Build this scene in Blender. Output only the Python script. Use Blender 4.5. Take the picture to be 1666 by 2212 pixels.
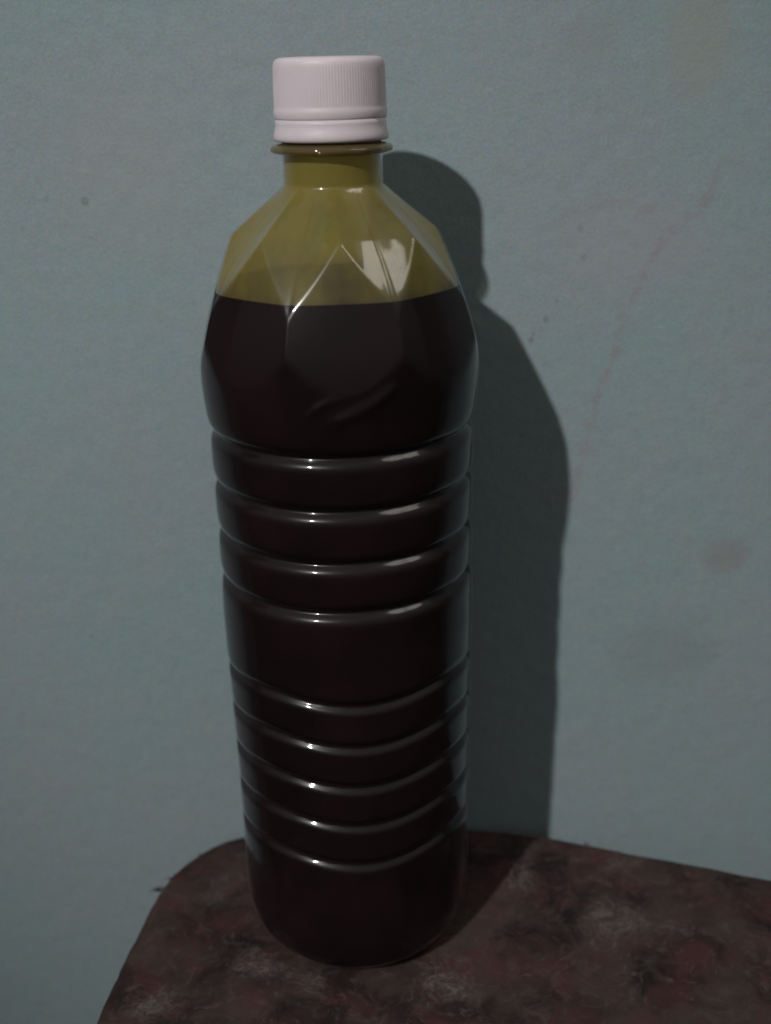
import bpy, bmesh, math, random
import numpy as np
from math import radians, sin, cos, pi, exp
from mathutils import Matrix, Vector

MM = 0.001
scene = bpy.context.scene
for o in list(bpy.data.objects):
    bpy.data.objects.remove(o)

# ------------------------------------------------------------------ camera
PITCH, ROLL = radians(20.987), radians(1.3)
CAM = Vector((12.822, -341.145, 284.473)) * MM
F = Vector((0, cos(PITCH), -sin(PITCH)))
R = Vector((1, 0, 0))
D = F.cross(R)
R2 = R * cos(ROLL) + D * sin(ROLL)
D2 = D * cos(ROLL) - R * sin(ROLL)
rot = Matrix((R2, -D2, -F)).transposed().to_4x4()
cam_data = bpy.data.cameras.new('camera')
cam = bpy.data.objects.new('camera', cam_data)
scene.collection.objects.link(cam)
cam.matrix_world = Matrix.Translation(CAM) @ rot
cam_data.sensor_fit = 'HORIZONTAL'
cam_data.sensor_width = 36.0
cam_data.lens = 36.0 * 2500.0 / 1666.0
cam_data.clip_start = 0.01
cam_data.clip_end = 50
cam_data.dof.use_dof = True
cam_data.dof.focus_distance = 0.338
cam_data.dof.aperture_fstop = 11.0
scene.camera = cam

# ------------------------------------------------------------------ room light
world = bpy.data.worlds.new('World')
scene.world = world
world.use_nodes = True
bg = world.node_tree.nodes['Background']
# added gradient for dim room light: brighter overhead, darker below, softens bottle reflections
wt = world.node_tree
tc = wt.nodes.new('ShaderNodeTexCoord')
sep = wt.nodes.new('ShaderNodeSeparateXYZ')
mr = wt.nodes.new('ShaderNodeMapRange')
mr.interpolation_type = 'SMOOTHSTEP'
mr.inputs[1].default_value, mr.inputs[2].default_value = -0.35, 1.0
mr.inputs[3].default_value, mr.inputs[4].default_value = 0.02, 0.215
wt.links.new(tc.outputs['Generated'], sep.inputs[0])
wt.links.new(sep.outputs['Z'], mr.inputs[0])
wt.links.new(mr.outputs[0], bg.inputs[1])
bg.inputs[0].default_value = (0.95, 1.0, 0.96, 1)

def lamp(name, kind, loc, energy, color):
    d = bpy.data.lights.new(name, kind)
    d.energy = energy
    d.color = color
    o = bpy.data.objects.new(name, d)
    scene.collection.objects.link(o)
    o.location = loc
    return o

key = lamp('torch', 'SPOT', (-0.615, -1.087, 1.150), 59.0, (1.0, 0.985, 0.985))
key.data.shadow_soft_size = 0.018
key.data.spot_size = radians(28)
key.data.spot_blend = 1.0
key.rotation_euler = (Vector((0.055, 0.05, 0.085)) - key.location).to_track_quat('-Z', 'Y').to_euler()
# bright window with two panes, behind the viewer to the right
def pane(name, azim, elev, dist, w, h, energy):
    a, e = radians(azim), radians(elev)
    p = Vector((dist * cos(e) * sin(a), -dist * cos(e) * cos(a), 0.2 + dist * sin(e)))
    o = lamp(name, 'AREA', p, energy, (1.0, 0.93, 0.88))
    o.data.shape = 'RECTANGLE'
    o.data.size, o.data.size_y = w, h
    o.rotation_euler = (Vector((0, 0, 0.2)) - p).to_track_quat('-Z', 'Y').to_euler()
    return o
pane('window_pane_light', 63, 55, 1.5, 0.25, 0.44, 1.1)
pane('window_pane_light', 81, 50.5, 1.5, 0.29, 0.38, 1.1)

vs = scene.view_settings
vs.view_transform = 'Standard'
vs.look = 'None'
vs.exposure = 0.0
vs.gamma = 1.0
vs.use_curve_mapping = False
scene.render.engine = 'CYCLES'
cy = scene.cycles
cy.use_denoising = True
cy.use_adaptive_sampling = True
cy.adaptive_threshold = 0.015
cy.max_bounces = 10
cy.diffuse_bounces = 3
cy.transparent_max_bounces = 48
cy.glossy_bounces = 6
cy.caustics_reflective = True
cy.sample_clamp_indirect = 10.0

# ------------------------------------------------------------------ node helpers
def new_mat(name):
    m = bpy.data.materials.new(name)
    m.use_nodes = True
    nt = m.node_tree
    nt.nodes.clear()
    out = nt.nodes.new('ShaderNodeOutputMaterial')
    return m, nt, out

class N:
    """tiny wrapper to write node graphs briefly"""
    def __init__(s, nt):
        s.nt = nt
    def node(s, typ, ins=None, **props):
        n = s.nt.nodes.new('ShaderNode' + typ)
        for k, v in props.items():
            setattr(n, k, v)
        for k, v in (ins or {}).items():
            s.put(n.inputs[k], v)
        return n
    def put(s, sock, v):
        if isinstance(v, bpy.types.NodeSocket):
            s.nt.links.new(v, sock)
        else:
            sock.default_value = v
    def math(s, op, a, b=0.0, c=0.0, clamp=False):
        n = s.node('Math', operation=op, use_clamp=clamp)
        for i, v in enumerate((a, b, c)):
            s.put(n.inputs[i], v)
        return n.outputs[0]
    def vmath(s, op, a, b=(0, 0, 0)):
        n = s.node('VectorMath', operation=op)
        s.put(n.inputs[0], a)
        s.put(n.inputs[1], b)
        return n
    def mix(s, fac, a, b, blend='MIX'):
        n = s.node('Mix', data_type='RGBA', blend_type=blend)
        s.put(n.inputs[0], fac)
        s.put(n.inputs[6], a if not isinstance(a, tuple) else (*a, 1)[:4])
        s.put(n.inputs[7], b if not isinstance(b, tuple) else (*b, 1)[:4])
        return n.outputs[2]
    def noise(s, vec, scale, detail=4.0, rough=0.55, dist=0.0):
        n = s.node('TexNoise', {'Vector': vec, 'Scale': scale, 'Detail': detail, 'Roughness': rough, 'Distortion': dist})
        return n.outputs['Fac']
    def ramp(s, fac, lo, hi):
        n = s.node('MapRange', {0: fac, 1: lo, 2: hi, 3: 0.0, 4: 1.0}, interpolation_type='SMOOTHSTEP')
        return n.outputs[0]
    def coords(s):
        return s.node('TexCoord').outputs['Object']

# ------------------------------------------------------------------ wall
WALL_Y = 49.5
def wall_material():
    m, nt, out = new_mat('painted_plaster')
    g = N(nt)
    co = g.coords()
    # everything is laid out in millimetres on the wall face
    P = g.vmath('SCALE', co); P.inputs['Scale'].default_value = 1000.0
    P = P.outputs[0]
    big = g.noise(P, 0.012, 3.0, 0.5)
    mid = g.noise(P, 0.06, 4.0, 0.6)
    fine = g.noise(P, 0.35, 3.0, 0.6)
    col = g.mix(g.ramp(big, 0.35, 0.65), (0.288, 0.380, 0.390), (0.310, 0.370, 0.390))
    col = g.mix(g.math('MULTIPLY', g.ramp(mid, 0.45, 0.75), 0.25), col, (0.385, 0.365, 0.39))
    col = g.mix(g.math('MULTIPLY', g.ramp(fine, 0.30, 0.72), 0.20), col, (0.24, 0.285, 0.28))
    grain = g.node('TexNoise', {'Vector': P, 'Scale': 1.1, 'Detail': 2.0, 'Roughness': 0.7})
    gc = g.vmath('MULTIPLY', g.vmath('SUBTRACT', grain.outputs['Color'], (.5, .5, .5)).outputs[0], (0.24, 0.20, 0.23)).outputs[0]
    col = g.vmath('ADD', col, gc).outputs[0]
    # stains: soft patches (x, z, radius x, radius z, colour, strength)
    def patch(col, x, z, rx, rz, c, k):
        q = g.vmath('SUBTRACT', P, (x, 0, z)).outputs[0]
        q = g.vmath('MULTIPLY', q, (1.0 / rx, 0.0, 1.0 / rz)).outputs[0]
        d = g.vmath('LENGTH', q).outputs['Value']
        d = g.math('ADD', d, g.math('MULTIPLY', g.math('SUBTRACT', mid, 0.5), 0.9))
        f = g.math('MULTIPLY', g.math('SUBTRACT', 1.0, g.ramp(d, 0.35, 1.0)), k)
        return g.mix(f, col, c)
    col = patch(col, 115, 291, 16, 26, (0.345, 0.34, 0.29), 0.42)
    col = patch(col, 80, 292, 14, 10, (0.29, 0.30, 0.27), 0.25)
    col = patch(col, 137, 114, 13, 10, (0.29, 0.27, 0.26), 0.55)
    col = patch(col, 100, 228, 34, 22, (0.375, 0.36, 0.395), 0.35)
    col = patch(col, 118, 75, 30, 18, (0.25, 0.28, 0.29), 0.35)
    col = patch(col, -70, 255, 30, 40, (0.34, 0.37, 0.36), 0.35)
    for x, z, r, k in ((68.9, 203.4, 1.3, .75), (64.1, 196.4, 1.3, .8), (64.6, 198.4, 1.0, .6), (-83.4, 245.8, 1.6, .7), (-96, 246.8, 1.4, .35),
                       (81, 224, 1.3, .45), (79.5, 233.5, 1.3, .45), (72.5, 209.5, 1.1, .4), (-99, 87, 1.3, .45), (-60, 236, 1.2, .25), (132, 205, 1.6, .3),
                       (69, 188, 1.2, .3), (-41, 188, 1.3, .22), (-118, 168, 1.2, .22)):
        col = patch(col, x, z, r * 1.0, r * 1.25, (0.15, 0.17, 0.17), k * 0.6)
    # faint rubbed crayon line
    def stroke(col, pts, w, c, k):
        dm = None
        wob = g.math('MULTIPLY', g.math('SUBTRACT', g.noise(P, 0.25, 3.0, 0.6), 0.5), 4.0)
        for (x0, z0), (x1, z1) in zip(pts, pts[1:]):
            ab = Vector((x1 - x0, 0, z1 - z0))
            ap = g.vmath('SUBTRACT', P, (x0, 0, z0)).outputs[0]
            ap = g.vmath('MULTIPLY', ap, (1, 0, 1)).outputs[0]
            h = g.math('DIVIDE', g.vmath('DOT_PRODUCT', ap, tuple(ab)).outputs['Value'], ab.length_squared, clamp=True)
            s = g.node('VectorMath', operation='SCALE'); s.inputs[0].default_value = tuple(ab); g.put(s.inputs['Scale'], h)
            d = g.vmath('DISTANCE', ap, s.outputs[0]).outputs['Value']
            dm = d if dm is None else g.math('MINIMUM', dm, d)
        dm = g.math('ADD', dm, wob)
        f = g.math('SUBTRACT', 1.0, g.ramp(dm, w * 0.1, w))
        f = g.math('MULTIPLY', f, g.math('MULTIPLY', g.ramp(g.noise(P, 0.22, 4.0, 0.7), 0.36, 0.62), k))
        return g.mix(f, col, c)
    col = stroke(col, [(124.9, 250.7), (119, 239), (108, 230.4), (101.2, 216.8), (95.7, 204.4), (93.2, 191.7), (90.4, 183.6), (87.5, 175.4), (85.5, 165.3), (83.2, 153), (80, 138)], 2.6, (0.31, 0.27, 0.30), 0.62)
    col = stroke(col, [(70.3, 236), (80.1, 240.7), (90.7, 241.5), (103, 239)], 2.6, (0.31, 0.28, 0.30), 0.45)
    bh = g.math('ADD', g.math('MULTIPLY', g.noise(P, 0.9, 4.0, 0.6), 0.6), g.math('MULTIPLY', g.noise(P, 0.12, 3.0, 0.5), 1.6))
    bump = g.node('Bump', {'Height': bh, 'Distance': 0.00035, 'Strength': 0.6})
    b = g.node('BsdfPrincipled', {'Base Color': col, 'Roughness': 0.75, 'Specular IOR Level': 0.25, 'Normal': bump.outputs[0]})
    nt.links.new(b.outputs[0], out.inputs[0])
    return m

def mesh_obj(name, verts, faces, mat, parent=None, smooth=True):
    me = bpy.data.meshes.new(name)
    me.from_pydata(verts, [], faces)
    if smooth:
        me.polygons.foreach_set('use_smooth', [True] * len(me.polygons))
    me.update()
    o = bpy.data.objects.new(name, me)
    scene.collection.objects.link(o)
    if mat:
        me.materials.append(mat)
    if parent:
        o.parent = parent
    return o

def tag(o, label, cat=None, kind=None, group=None):
    o['label'] = label
    if cat: o['category'] = cat
    if kind: o['kind'] = kind
    if group: o['group'] = group
    return o

# plaster slab with a gently uneven face
def build_wall():
    nx, nz = 220, 140
    x0, x1, z0, z1 = -2200, 2200, -740, 1900
    rnd = random.Random(4)
    waves = [(rnd.uniform(-.05, .05), rnd.uniform(-.05, .05), rnd.uniform(0, 6), rnd.uniform(.04, .12)) for _ in range(14)]
    V, Fc = [], []
    for j in range(nz + 1):
        for i in range(nx + 1):
            x = x0 + (x1 - x0) * i / nx
            z = z0 + (z1 - z0) * j / nz
            y = WALL_Y + sum(a * (1 + sin(kx * x + kz * z + ph)) for kx, kz, ph, a in waves) * 0.5
            V.append((x * MM, y * MM, z * MM))
    w = nx + 1
    for j in range(nz):
        for i in range(nx):
            Fc.append((j * w + i, j * w + i + 1, (j + 1) * w + i + 1, (j + 1) * w + i))
    n = len(V)
    back = [(x0, z0), (x1, z0), (x1, z1), (x0, z1)]
    for x, z in back:
        V.append((x * MM, (WALL_Y + 100) * MM, z * MM))
    Fc.append((n, n + 3, n + 2, n + 1))
    Fc.append(tuple(range(0, w)) [::-1] + (n, n + 1))
    Fc.append(tuple(range(nz * w, nz * w + w)) + (n + 2, n + 3))
    Fc.append(tuple(j * w for j in range(nz + 1)) + (n + 3, n))
    Fc.append(tuple(j * w + nx for j in range(nz + 1))[::-1] + (n + 1, n + 2))
    o = mesh_obj('wall', V, Fc, wall_material())
    for p in o.data.polygons[-5:]:
        p.use_smooth = False
    tag(o, 'pale blue-grey painted plaster wall with faint stains behind the bottle', kind='structure')
build_wall()

# unseen floor, added dark to block background light and darken the bottle's reflections
def build_floor():
    m, nt, out = new_mat('unseen_floor')
    g = N(nt)
    n = g.noise(g.coords(), 6.0, 5.0, 0.6)
    col = g.mix(g.ramp(n, 0.35, 0.65), (0.055, 0.050, 0.046), (0.090, 0.082, 0.075))
    b = g.node('BsdfPrincipled', {'Base Color': col, 'Roughness': 0.85, 'Specular IOR Level': 0.2})
    nt.links.new(b.outputs[0], out.inputs[0])
    x0, x1, y0, y1, z0, z1 = -6.0, 6.0, -9.0, 0.15, -0.80, -0.74
    V = [(x, y, z) for z in (z0, z1) for y in (y0, y1) for x in (x0, x1)]
    Fc = [(0, 2, 3, 1), (4, 5, 7, 6), (0, 1, 5, 4), (2, 6, 7, 3), (0, 4, 6, 2), (1, 3, 7, 5)]
    o = mesh_obj('floor', V, Fc, m, smooth=False)
    tag(o, 'added dark floor below the table, out of view', kind='structure')
build_floor()

# ------------------------------------------------------------------ table
def cloth_material():
    m, nt, out = new_mat('printed_vinyl_cloth')
    g = N(nt)
    co = g.coords()
    P = g.vmath('SCALE', co); P.inputs['Scale'].default_value = 1000.0
    P = P.outputs[0]
    warp = g.node('TexNoise', {'Vector': P, 'Scale': 0.05, 'Detail': 4.0})
    W = g.vmath('ADD', P, g.vmath('MULTIPLY', g.vmath('SUBTRACT', warp.outputs['Color'], (.5, .5, .5)).outputs[0], (22, 22, 0)).outputs[0]).outputs[0]
    n1 = g.noise(W, 0.032, 4.0, 0.6)
    n2 = g.noise(g.vmath('ADD', W, (140, 60, 0)).outputs[0], 0.05, 4.0, 0.62)
    n3 = g.noise(g.vmath('ADD', W, (-70, 210, 0)).outputs[0], 0.12, 5.0, 0.68, 0.6)
    n4 = g.noise(g.vmath('ADD', W, (20, -90, 0)).outputs[0], 0.24, 5.0, 0.7, 1.0)
    col = g.mix(g.ramp(n1, 0.38, 0.62), (0.018, 0.012, 0.011), (0.058, 0.039, 0.034))
    col = g.mix(g.math('MULTIPLY', g.ramp(n2, 0.46, 0.68), 0.75), col, (0.074, 0.029, 0.027))
    col = g.mix(g.math('MULTIPLY', g.ramp(n3, 0.50, 0.70), 0.6), col, (0.088, 0.062, 0.055))
    col = g.mix(g.math('MULTIPLY', g.ramp(n4, 0.54, 0.72), 0.4), col, (0.125, 0.110, 0.112))
    # worn printed flowers: red and pale rosettes with ragged petals
    petal = g.noise(W, 0.26, 4.0, 0.7, 0.8)
    brk = g.math('MULTIPLY_ADD', g.ramp(g.noise(W, 0.42, 4.0, 0.7, 1.2), 0.44, 0.60), 0.85, 0.15)
    def rosette(col, x, y, r, c, k):
        q = g.vmath('MULTIPLY', g.vmath('SUBTRACT', W, (x, y, 0)).outputs[0], (1 / r, 1 / r, 0)).outputs[0]
        d = g.math('ADD', g.vmath('LENGTH', q).outputs['Value'], g.math('MULTIPLY', g.math('SUBTRACT', petal, 0.5), 3.2))
        return g.mix(g.math('MULTIPLY', g.math('MULTIPLY', g.math('SUBTRACT', 1.0, g.ramp(d, 0.1, 1.25)), k), brk), col, c)
    for x, y, r, k in ((-58.8, -7.7, 13, .8), (47.6, -1.5, 10, .7), (68, -54, 9, .9), (-55, 29, 9, .6), (-72, -30, 9, .6), (120, 8, 9, .4), (5, -75, 12, .6)):
        col = rosette(col, x, y, r, (0.075, 0.024, 0.024), k)
    for x, y, r, k in ((-33.7, -29, 9, .75), (29, -36, 10, .7), (90.7, -12.6, 12, .6), (61, 14.7, 9, .6), (-66, -42, 9, .6), (112, -16, 8, .4), (-18, -33, 6, .5), (98, 22, 9, .35), (-52, 12, 8, .35)):
        col = rosette(col, x, y, r, (0.160, 0.130, 0.124), k)
    # brush-like pale flecks
    st = g.vmath('MULTIPLY', W, (0.55, 0.13, 0.13)).outputs[0]
    n5 = g.noise(st, 1.0, 3.0, 0.6)
    col = g.mix(g.math('MULTIPLY', g.ramp(n5, 0.62, 0.78), 0.35), col, (0.15, 0.128, 0.123))
    weave = g.noise(P, 1.6, 3.0, 0.6)
    bump = g.node('Bump', {'Height': weave, 'Distance': 0.0004, 'Strength': 0.5})
    b = g.node('BsdfPrincipled', {'Base Color': col, 'Roughness': 0.8, 'Specular IOR Level': 0.2, 'Normal': bump.outputs[0]})
    nt.links.new(b.outputs[0], out.inputs[0])
    return m

def simple_material(name, color, rough=0.6, spec=0.4, scale=60, amt=0.25):
    m, nt, out = new_mat(name)
    g = N(nt)
    n = g.noise(g.coords(), scale, 4.0, 0.6)
    col = g.mix(g.math('MULTIPLY', n, amt), color, tuple(c * 0.5 for c in color))
    b = g.node('BsdfPrincipled', {'Base Color': col, 'Roughness': rough, 'Specular IOR Level': spec})
    nt.links.new(b.outputs[0], out.inputs[0])
    return m

OUTLINE = [(-101, -480), (-97, -300), (-92, -140), (-88.2, -82), (-85.2, -52), (-80.9, -22), (-75.6, 11), (-68, 28), (-58.8, 38.8), (-49, 44.6), (-38, 46.6), (-15, 47.0), (20, 46.9),
           (46, 46.0), (62, 43.2), (78, 38.6), (116, 25.2), (154, 11.6), (230, -16), (330, -52), (372, -76), (388, -110), (392, -160), (394, -300), (396, -480), (380, -500), (0, -505), (-85, -500)]
def resample(pts, step):
    # Catmull-Rom round the closed outline
    n = len(pts); out = []
    for i in range(n):
        p0, p1, p2, p3 = (Vector(pts[(i + k - 1) % n]) for k in range(4))
        m = max(1, int((p2 - p1).length / step))
        for k in range(m):
            t = k / m
            out.append(0.5 * (2 * p1 + (p2 - p0) * t + (2 * p0 - 5 * p1 + 4 * p2 - p3) * t * t + (3 * p1 - p0 - 3 * p2 + p3) * t ** 3))
    return out

def build_table():
    root = bpy.data.objects.new('table', None)
    scene.collection.objects.link(root)
    tag(root, 'dark red-brown mottled cloth-covered table top with rounded corner, against the wall', 'table')
    base = resample(OUTLINE, 4.0)
    n = len(base)
    nor = []
    for i in range(n):
        t = (base[(i + 1) % n] - base[i - 1]).normalized()
        nor.append(Vector((-t.y, t.x)))          # outline runs clockwise: left normal points outward
    if sum((b.x * c.y - c.x * b.y) for b, c in zip(base, base[1:] + base[:1])) > 0:
        nor = [-v for v in nor]
    rnd = random.Random(9)
    ph = [rnd.uniform(0, 6.28) for _ in range(6)]
    def wob(i):
        s = i * 4.0
        return 0.35 * sin(s * 0.13 + ph[0]) + 0.25 * sin(s * 0.31 + ph[1]) + 0.2 * sin(s * 0.71 + ph[2])
    rings = []
    # (inset from the edge, height)
    rr = 3.2
    prof = [(60, 0.0), (14, 0.0), (6, 0.0)]
    prof += [(rr - rr * sin(a), -rr + rr * cos(a)) for a in [radians(q) for q in (0, 15, 30, 45, 60, 75, 90)]]
    prof += [(0.2, -10), (0.6, -20), (0.9, -34)]
    V, Fc = [], []
    for k, (ins, z) in enumerate(prof):
        for i in range(n):
            if ins > 40:
                c = Vector((140, -240)); p = c + (base[i] - c) * 0.82
            else:
                amp = min(1.0, max(0.0, (14 - ins) / 10.0))
                fold = 0.0 if z > -4 else (z + 4) / -30 * 0.8 * sin(i * 0.33 + ph[3])
                p = base[i] - nor[i] * (ins + wob(i) * amp * 0.6 + 0.2 + fold)
            V.append((p.x * MM, min(p.y, 48.6) * MM, z * MM))
    for k in range(len(prof) - 1):
        for i in range(n):
            j = (i + 1) % n
            Fc.append((k * n + i, k * n + j, (k + 1) * n + j, (k + 1) * n + i))
    Fc.append(tuple(range(n))[::-1])
    cloth = mesh_obj('tablecloth', V, Fc, cloth_material(), root)
    bm = bmesh.new(); bm.from_mesh(cloth.data)
    bmesh.ops.recalc_face_normals(bm, faces=bm.faces); bm.to_mesh(cloth.data); bm.free()
    cloth['label'] = 'dark mottled cloth of red, brown and grey blotches'
    # the board under the cloth
    V, Fc = [], []
    for z in (-4.0, -26.0):
        for i in range(n):
            p = base[i] - nor[i] * 4.5
            V.append((p.x * MM, min(p.y, 46) * MM, z * MM))
    for i in range(n):
        j = (i + 1) % n
        Fc.append((i, j, n + j, n + i))
    Fc.append(tuple(range(n)))
    Fc.append(tuple(range(n, 2 * n))[::-1])
    mesh_obj('board', V, Fc, simple_material('board_wood', (0.16, 0.09, 0.05)), root, smooth=False)
    # frayed tufts on the hem
    tuft_mat = simple_material('thread', (0.07, 0.055, 0.05), 0.9, 0.1)
    def tuft(x, y, ang, count, length, seed):
        r = random.Random(seed)
        V, Fc = [], []
        for k in range(count):
            a = ang + r.uniform(-.5, .5)
            L = length * r.uniform(.5, 1)
            p = Vector((x + r.uniform(-1.2, 1.2), y + r.uniform(-1.2, 1.2), -1.2 + r.uniform(-.4, .4)))
            d = Vector((cos(a), sin(a), r.uniform(.0, .5)))
            for s in range(5):
                t = s / 4
                q = p + d * L * t + Vector((0, 0, -1.2 * t * t))
                w = 0.28 * (1 - 0.75 * t)
                side = Vector((-d.y, d.x, 0)).normalized()
                b0 = len(V)
                for u in range(3):
                    an = 2 * pi * u / 3
                    vv = q + side * cos(an) * w + Vector((0, 0, 1)) * sin(an) * w
                    V.append(tuple(c * MM for c in vv))
                if s:
                    for u in range(3):
                        Fc.append((b0 - 3 + u, b0 - 3 + (u + 1) % 3, b0 + (u + 1) % 3, b0 + u))
        mesh_obj('frayed_thread', V, Fc, tuft_mat, root)
    tuft(-73.6, 13.5, radians(168), 9, 5.0, 1)
    tuft(-70.5, 20.5, radians(150), 5, 3.0, 2)
    tuft(-62, 33.5, radians(140), 5, 2.4, 3)
    tuft(88.5, 34.2, radians(70), 6, 3.0, 4)
build_table()

# ------------------------------------------------------------------ bottle
LIQ = 226.2           # liquid level
APEX0 = 4.5           # azimuth of one shoulder panel's peak, degrees from the viewer's side
GROOVES = [184.4, 168.4, 152.4, 137.0]
GRIPS = [106.0, 91.6, 77.2, 63.0, 48.2]
BODY = [(2.0, 31.5), (3.2, 34.0), (6, 36.3), (10, 37.9), (16, 38.9), (24, 39.2), (40, 39.3), (60, 39.5), (85, 39.8), (104, 40.1), (122, 40.5), (130, 40.4), (136.2, 40.2), (160, 40.3), (183, 40.5),
        (190, 41.2), (197, 41.7), (204, 41.9), (210, 41.9), (220, 41.8), (240, 41.5), (256, 41)]
bz = np.array([b[0] for b in BODY]); br = np.array([b[1] for b in BODY])
NECK_R = 13.8
Z_SHOULDER = 254.2

LOWER_FIT = np.polyfit(np.array([200, 204, 210, 215, 220, 225, 229.6, 234, 238, 246, 256]) - 225.0,
                       [42.1, 41.6, 40.4, 39.1, 37.65, 36.1, 34.55, 32.85, 31.2, 27.8, 23.6], 3)

CREASE_1 = np.polyfit([-9, -6, 8, 22, 28], [198.6, 199.2, 204.5, 211.5, 219], 3)
CREASE_2 = np.polyfit([0, 8, 16, 24], [195.6, 198, 200.8, 204.5], 2)

def softmin(a, b, k):
    h = np.clip(0.5 + 0.5 * (b - a) / k, 0, 1)
    return b * (1 - h) + a * h - k * h * (1 - h)

def radius(z, th):
    """bottle radius in mm; th = azimuth in radians, 0 towards the viewer"""
    deg = np.degrees(th)
    body = np.interp(z, bz, br)
    # slight unevenness of the blown plastic
    body = body + 0.05 * np.sin(3 * th + z * 0.05) + 0.04 * np.sin(5 * th - z * 0.031 + 1.0) + 0.03 * np.sin(z * 0.21 + 2 * th)
    # ring grooves of the upper grip
    for g0 in GROOVES:
        d = np.abs(z - g0)
        body = body - 2.2 * np.exp(-(d / 1.6) ** 1.6)
        body = body - 0.30 * np.exp(-(d / 4.4) ** 2)
    # wavy grooves of the lower grip
    wave = 2.5 * (1 - np.cos(4 * np.radians(deg - 7.0))) / 2
    for g0 in GRIPS:
        d = (z - g0 - wave)
        body = body - 1.85 * np.exp(-np.abs(d / 1.45) ** 1.8)
    # curved creases pressed into the front of the upper body
    dd = ((deg + 180) % 360) - 180
    for zf, a0, a1, hgt, wid in ((CREASE_1, -10, 27, 0.55, 1.15), (CREASE_2, -1, 22, 0.70, 1.7)):
        zz = np.polyval(zf, np.clip(dd, a0 - 4, a1 + 4))
        slope = np.polyval(np.polyder(zf), np.clip(dd, a0, a1)) / 0.72
        dist = (z - zz) / np.sqrt(1 + slope ** 2)
        fade = 1 / (1 + np.exp(-(dd - a0) / 1.5)) / (1 + np.exp((dd - a1) / 1.5))
        body = body + hgt * np.exp(-(dist / wid) ** 2) * fade
    # shoulder: eight panels with valleys between them, cut by steeper facets
    u = np.abs(((deg - APEX0 + 22.5) % 45.0) - 22.5) / 22.5
    dz = Z_SHOULDER - z
    # lower facets: nearly flat, leaning in towards the top
    def lower(zq, uq):
        base = np.where(zq < 204, 41.6 + (204 - zq) * 0.12, np.polyval(LOWER_FIT, zq - 225))
        return base * (1 + 0.62 * (1 / np.cos(np.radians(22.5 * uq)) - 1))
    # crease of each facet: an inverted V from the panel's peak down to the valleys on either side
    zc = 242.2 - 18.8 * np.sqrt(u * u + 0.005)
    rc = lower(zc, u)
    a = 0.10 + 0.20 * u
    def rise(zq):
        t = (Z_SHOULDER - zq) / (Z_SHOULDER - zc)
        tc = np.clip(t, 0, 1)
        return NECK_R + (rc - NECK_R) * (tc * (1 + a * (1 - tc)) + np.maximum(t - 1, 0) * (1 - a))
    ZB = 241.4                                     # slope breaks here: a straight cone runs on up to the neck
    up = np.where(z > ZB, NECK_R + (rise(ZB) - NECK_R) * dz / (Z_SHOULDER - ZB), rise(z))
    up = up - 0.16 * np.exp(-((1 - u) * 22.5 / 1.1) ** 2) * np.clip(dz / 6, 0, 1)
    low = lower(z, u)
    sh = softmin(up, low, 0.35)
    r = softmin(sh, body, 0.5)
    # blend into the straight neck
    r = np.where(z > Z_SHOULDER - 6, np.maximum(r, NECK_R), r)
    neck_f = np.exp(-np.maximum(dz, 0) / 1.1) * 0.55
    return r + neck_f * (z > 230)

def grid_rows():
    rows = list(np.linspace(2.0, 10, 14)) + list(np.linspace(10.6, 40, 34))
    rows += list(np.arange(40.7, 112, 0.62)) + list(np.arange(112.5, 131, 1.2)) + list(np.arange(131.3, 190, 0.42))
    rows += list(np.arange(190.5, 256, 0.36)) + list(np.arange(256.5, 263.2, 0.8)) + [263.2]
    return np.array(rows)

def revolve(name, rows, inset, mat, parent, nth=640, base_pts=None, close_top=False, flip=False, fn=None):
    th = np.linspace(0, 2 * pi, nth, endpoint=False)
    Z, T = np.meshgrid(rows, th, indexing='ij')
    Rr = (fn or radius)(Z, T) - inset
    if base_pts:                                   # rings below the first row: (radius, z)
        Rb = np.array([[p[0]] * nth for p in base_pts]); Zb = np.array([[p[1]] * nth for p in base_pts])
        Tb = np.array([th for _ in base_pts])
        Rr = np.vstack([Rb, Rr]); Z = np.vstack([Zb, Z]); T = np.vstack([Tb, T])
    X = Rr * np.sin(T); Y = -Rr * np.cos(T)
    V = np.stack([X, Y, Z], -1).reshape(-1, 3) * MM
    nr = Z.shape[0]
    i = np.arange(nr - 1)[:, None] * nth; j = np.arange(nth)[None, :]; j2 = (j + 1) % nth
    q = np.stack([i + j, i + j2, i + nth + j2, i + nth + j], -1).reshape(-1, 4)
    if flip: q = q[:, ::-1]
    faces = q.tolist()
    if base_pts: faces.append(list(range(nth))[::-1] if not flip else list(range(nth)))
    if close_top: faces.append(list(range((nr - 1) * nth, nr * nth)))
    return V.tolist(), faces

def thin_clear(name, tint, rough=0.065, f0=0.042):
    """clear thin-walled plastic: straight-through transmission plus mirror-like reflection that rises at the edges"""
    m, nt, out = new_mat(name)
    g = N(nt)
    lw = g.node('LayerWeight', {'Blend': 0.5})
    fac = g.math('MULTIPLY_ADD', g.math('POWER', lw.outputs['Facing'], 5.0), 1 - f0, f0)
    t = g.node('BsdfTransparent', {'Color': (*tint, 1)})
    gl = g.node('BsdfGlossy', {'Color': (1, 1, 1, 1), 'Roughness': rough})
    haze = g.node('BsdfGlossy', {'Color': (1, 1, 1, 1), 'Roughness': 0.30})
    gl2 = g.node('MixShader', {0: 0.30, 1: gl.outputs[0], 2: haze.outputs[0]})
    mx = g.node('MixShader', {0: fac, 1: t.outputs[0], 2: gl2.outputs[0]})
    nt.links.new(mx.outputs[0], out.inputs[0])
    return m

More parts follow.
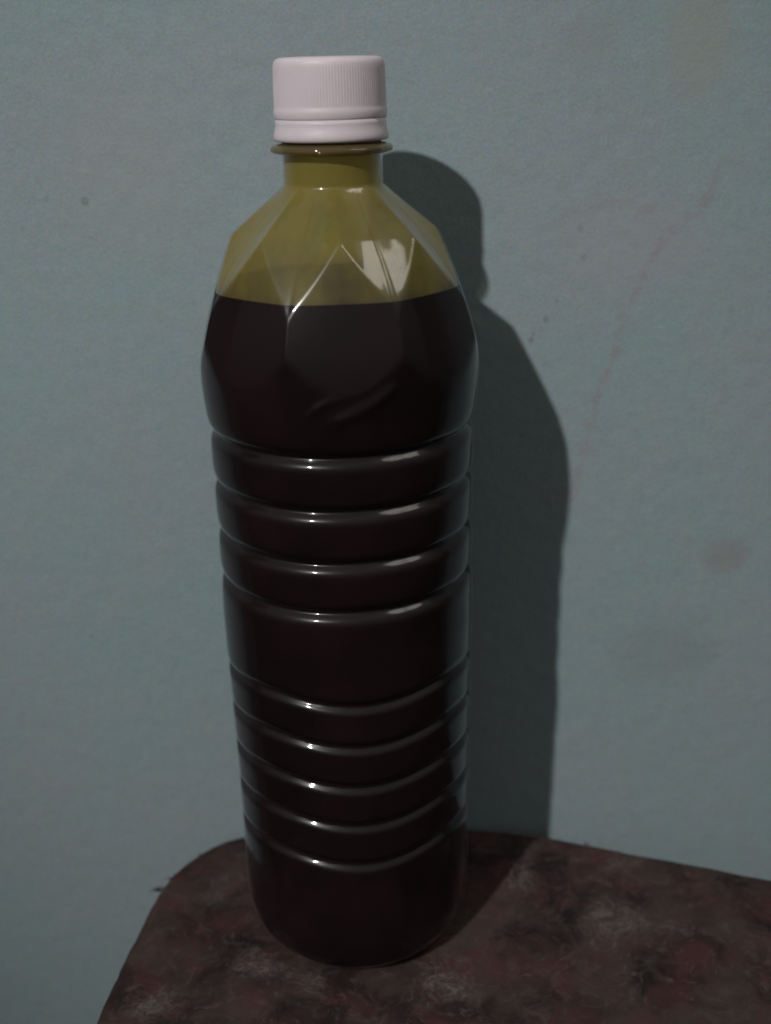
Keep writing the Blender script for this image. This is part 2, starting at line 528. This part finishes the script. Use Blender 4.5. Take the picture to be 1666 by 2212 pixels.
def film_material():
    m, nt, out = new_mat('oily_residue')
    g = N(nt)
    co = g.coords()
    n = g.noise(g.vmath('MULTIPLY', co, (1, 1, 0.45)).outputs[0], 60.0, 3.0, 0.6)
    # tide mark: the residue is browner and denser just above the liquid
    z = g.node('SeparateXYZ', {0: co}).outputs['Z']
    h = g.math('ADD', g.math('MULTIPLY', g.math('SUBTRACT', z, LIQ * MM), 1000.0), g.math('MULTIPLY', g.math('SUBTRACT', n, 0.5), 14.0))
    tide = g.math('SUBTRACT', 1.0, g.ramp(h, -2.5, 5.0))
    tint = g.mix(g.ramp(n, 0.3, 0.7), (0.90, 0.83, 0.48), (0.78, 0.64, 0.22))
    tint = g.mix(tide, tint, (0.50, 0.36, 0.18))
    t = g.node('BsdfTransparent', {'Color': tint})
    dc = g.mix(g.math('MULTIPLY', tide, 0.85), (0.55, 0.43, 0.115), (0.10, 0.066, 0.042))
    d = g.node('BsdfDiffuse', {'Color': dc})
    tr = g.node('BsdfTranslucent', {'Color': dc})
    s = g.node('MixShader', {0: 0.5, 1: d.outputs[0], 2: tr.outputs[0]})
    lw = g.node('LayerWeight', {'Blend': 0.5}).outputs['Facing']      # a longer way through the film at a slant
    k0 = g.math('MULTIPLY_ADD', g.ramp(n, 0.30, 0.72), 0.36, 0.16)
    k = g.math('MULTIPLY_ADD', g.math('POWER', lw, 1.2), g.math('SUBTRACT', 0.96, k0), k0)
    k0 = g.math('MULTIPLY', g.ramp(z, 0.248, 0.257), 0.45)                # denser in the neck, also to block lamplight shining through to the wall
    k = g.math('MULTIPLY_ADD', k0, g.math('SUBTRACT', 1.0, k), k)
    k = g.math('MULTIPLY_ADD', tide, g.math('MULTIPLY', g.math('SUBTRACT', 1.0, k), 0.6), k)
    mx = g.node('MixShader', {0: k, 1: t.outputs[0], 2: s.outputs[0]})
    nt.links.new(mx.outputs[0], out.inputs[0])
    return m

def liquid_material():
    m, nt, out = new_mat('dark_liquid')
    g = N(nt)
    n = g.noise(g.coords(), 45.0, 3.0, 0.5)
    col = g.mix(g.ramp(n, 0.3, 0.7), (0.0098, 0.0052, 0.0058), (0.0150, 0.0074, 0.0086))
    b = g.node('BsdfPrincipled', {'Base Color': col, 'Roughness': 0.25, 'Specular IOR Level': 0.0})
    nt.links.new(b.outputs[0], out.inputs[0])
    return m

def build_bottle():
    root = bpy.data.objects.new('plastic_bottle', None)
    scene.collection.objects.link(root)
    tag(root, 'clear ribbed plastic bottle of near-black liquid with white screw cap, standing on the table', 'bottle')
    rows = grid_rows()
    base = [(4, 4.5), (14, 3.4), (22, 1.6), (26, 0.55), (28.5, 0.2), (30.2, 0.75)]
    # outer and inner skins joined into one hollow shell
    V, Fc = revolve('shell', rows, 0.0, None, root, base_pts=base)
    V2, F2 = revolve('shell', rows[4:], 0.55, None, root, nth=640, base_pts=[(24, 5.0), (30.5, 4.0)], flip=True)
    n = len(V)
    Fc += [[a + n for a in f] for f in F2]
    top, top2 = n - 640, n + len(V2) - 640
    for j in range(640):
        k = (j + 1) % 640
        Fc.append([top + j, top + k, top2 + k, top2 + j])
    mesh_obj('shell', V + V2, Fc, thin_clear('clear_plastic', (0.97, 0.975, 0.96)), root)
    # liquid
    lr = np.array([z for z in rows if 3.5 < z < LIQ] + [LIQ])
    th_n = 640
    V, Fc = revolve('liquid', lr, 0.50, None, root, nth=th_n, base_pts=[(10, 4.2), (30.5, 3.2)])
    # small meniscus then the flat surface
    m = len(V); last = m - th_n
    rings = []
    for ins, dz in ((0.9, -0.5), (1.8, -0.75), (4, -0.85)):
        for j in range(th_n):
            x, y, z = V[last + j]
            r = math.hypot(x, y); s = (r - ins * MM) / r
            rings.append((x * s, y * s, z + dz * MM))
    V = V + rings
    for k in range(3):
        for j in range(th_n):
            q = (j + 1) % th_n
            Fc.append([last + k * th_n + j, last + k * th_n + q, last + (k + 1) * th_n + q, last + (k + 1) * th_n + j])
    Fc.append(list(range(len(V) - th_n, len(V))))
    mesh_obj('liquid', V, Fc, liquid_material(), root)
    # thin oily film left on the inside above the liquid
    fr = np.array([LIQ - 0.6] + [z for z in rows if z > LIQ][::2] + [263.0])
    V, Fc = revolve('residue_film', fr, 0.60, None, root, nth=320)
    film = mesh_obj('residue_film', V, Fc, film_material(), root)
    film['label'] = 'olive-yellow oily film inside the empty shoulder and neck'
    # neck ring
    def lathe(name, prof, mat, parent, nth=192, closed=False):
        V, Fc = [], []
        for (r, z) in prof:
            for j in range(nth):
                a = 2 * pi * j / nth
                V.append((r * sin(a) * MM, -r * cos(a) * MM, z * MM))
        for k in range(len(prof) - 1 + (1 if closed else 0)):
            k2 = (k + 1) % len(prof)
            for j in range(nth):
                q = (j + 1) % nth
                Fc.append((k * nth + j, k * nth + q, k2 * nth + q, k2 * nth + j))
        if not closed:
            Fc.append(tuple(range(nth))[::-1]); Fc.append(tuple(range((len(prof) - 1) * nth, len(prof) * nth)))
        return mesh_obj(name, V, Fc, mat, parent)
    ring_mat, nt, out = new_mat('stained_clear_plastic')
    g = N(nt)
    lw = g.node('LayerWeight', {'Blend': 0.5})
    fac = g.math('MULTIPLY_ADD', g.math('POWER', lw.outputs['Facing'], 5.0), 0.95, 0.05)
    t = g.node('BsdfTransparent', {'Color': (0.80, 0.71, 0.50, 1)})
    d = g.node('BsdfDiffuse', {'Color': (0.17, 0.12, 0.055, 1)})
    s = g.node('MixShader', {0: 0.48, 1: t.outputs[0], 2: d.outputs[0]})
    gl = g.node('BsdfGlossy', {'Color': (1, 1, 1, 1), 'Roughness': 0.05})
    mx = g.node('MixShader', {0: fac, 1: s.outputs[0], 2: gl.outputs[0]})
    nt.links.new(mx.outputs[0], out.inputs[0])
    lathe('neck_ring', [(13.95, 262.3), (15.2, 262.5), (16.7, 262.9), (17.25, 263.3), (17.4, 263.7), (17.25, 264.2), (16.6, 264.8), (15.2, 265.3), (13.95, 265.6)], ring_mat, root, closed=True)
    # cap
    cm, nt, out = new_mat('white_cap_plastic')
    g = N(nt)
    n = g.noise(g.coords(), 120.0, 4.0, 0.6)
    col = g.mix(g.math('MULTIPLY', g.ramp(n, 0.45, 0.75), 0.35), (0.72, 0.63, 0.66), (0.61, 0.53, 0.555))
    b = g.node('BsdfPrincipled', {'Base Color': col, 'Roughness': 0.42, 'Specular IOR Level': 0.35, 'Subsurface Weight': 0.15, 'Subsurface Radius': (0.002, 0.0016, 0.0015), 'Subsurface Scale': 1.0})
    nt.links.new(b.outputs[0], out.inputs[0])
    KN = 120
    nth = KN * 6
    th = np.linspace(0, 2 * pi, nth, endpoint=False)
    cp = [(15.58, 271.8, 0), (15.67, 272.1, 0), (15.80, 272.6, 0), (15.88, 273.3, 0), (15.85, 274.0, 0), (15.72, 274.5, 0), (15.64, 274.9, .6), (15.65, 275.4, 1), (15.62, 278, 1), (15.58, 281, 1), (15.5, 283.6, 1), (15.46, 285.0, .9),
          (15.36, 285.9, .5), (15.15, 286.6, .15), (14.75, 287.15, 0), (14.1, 287.5, 0), (13.0, 287.7, 0), (10, 287.8, 0), (4, 287.85, 0)]
    V, Fc = [], []
    for r, z, k in cp:
        wv = np.abs(np.sin(th * KN / 2)) ** 0.7
        rr = r - 0.13 * k * (1 - wv)
        V += np.stack([rr * np.sin(th), -rr * np.cos(th), 0 * th + z], -1).__mul__(MM).tolist()
    for k in range(len(cp) - 1):
        for j in range(nth):
            q = (j + 1) % nth
            Fc.append((k * nth + j, k * nth + q, (k + 1) * nth + q, (k + 1) * nth + j))
    Fc.append(tuple(range((len(cp) - 1) * nth, len(cp) * nth)))
    Fc.append(tuple(range(nth))[::-1])
    cap = mesh_obj('cap', V, Fc, cm, root)
    cap['label'] = 'white screw cap with fine vertical ridges'
    lathe('tamper_band', [(14.6, 266.1), (15.6, 266.0), (16.0, 266.25), (16.15, 266.9), (16.1, 267.7), (15.85, 268.6), (15.6, 269.6), (15.5, 270.6), (15.57, 271.77), (14.6, 271.77)], cm, cap, nth=256, closed=True)
    # threaded finish of the neck under the cap
    lathe('neck_finish', [(13.3, 263.3), (13.3, 284.5), (11.0, 284.5), (11.0, 263.3)], simple_material('neck_plastic', (0.5, 0.48, 0.4)), root, nth=64, closed=True)
build_bottle()
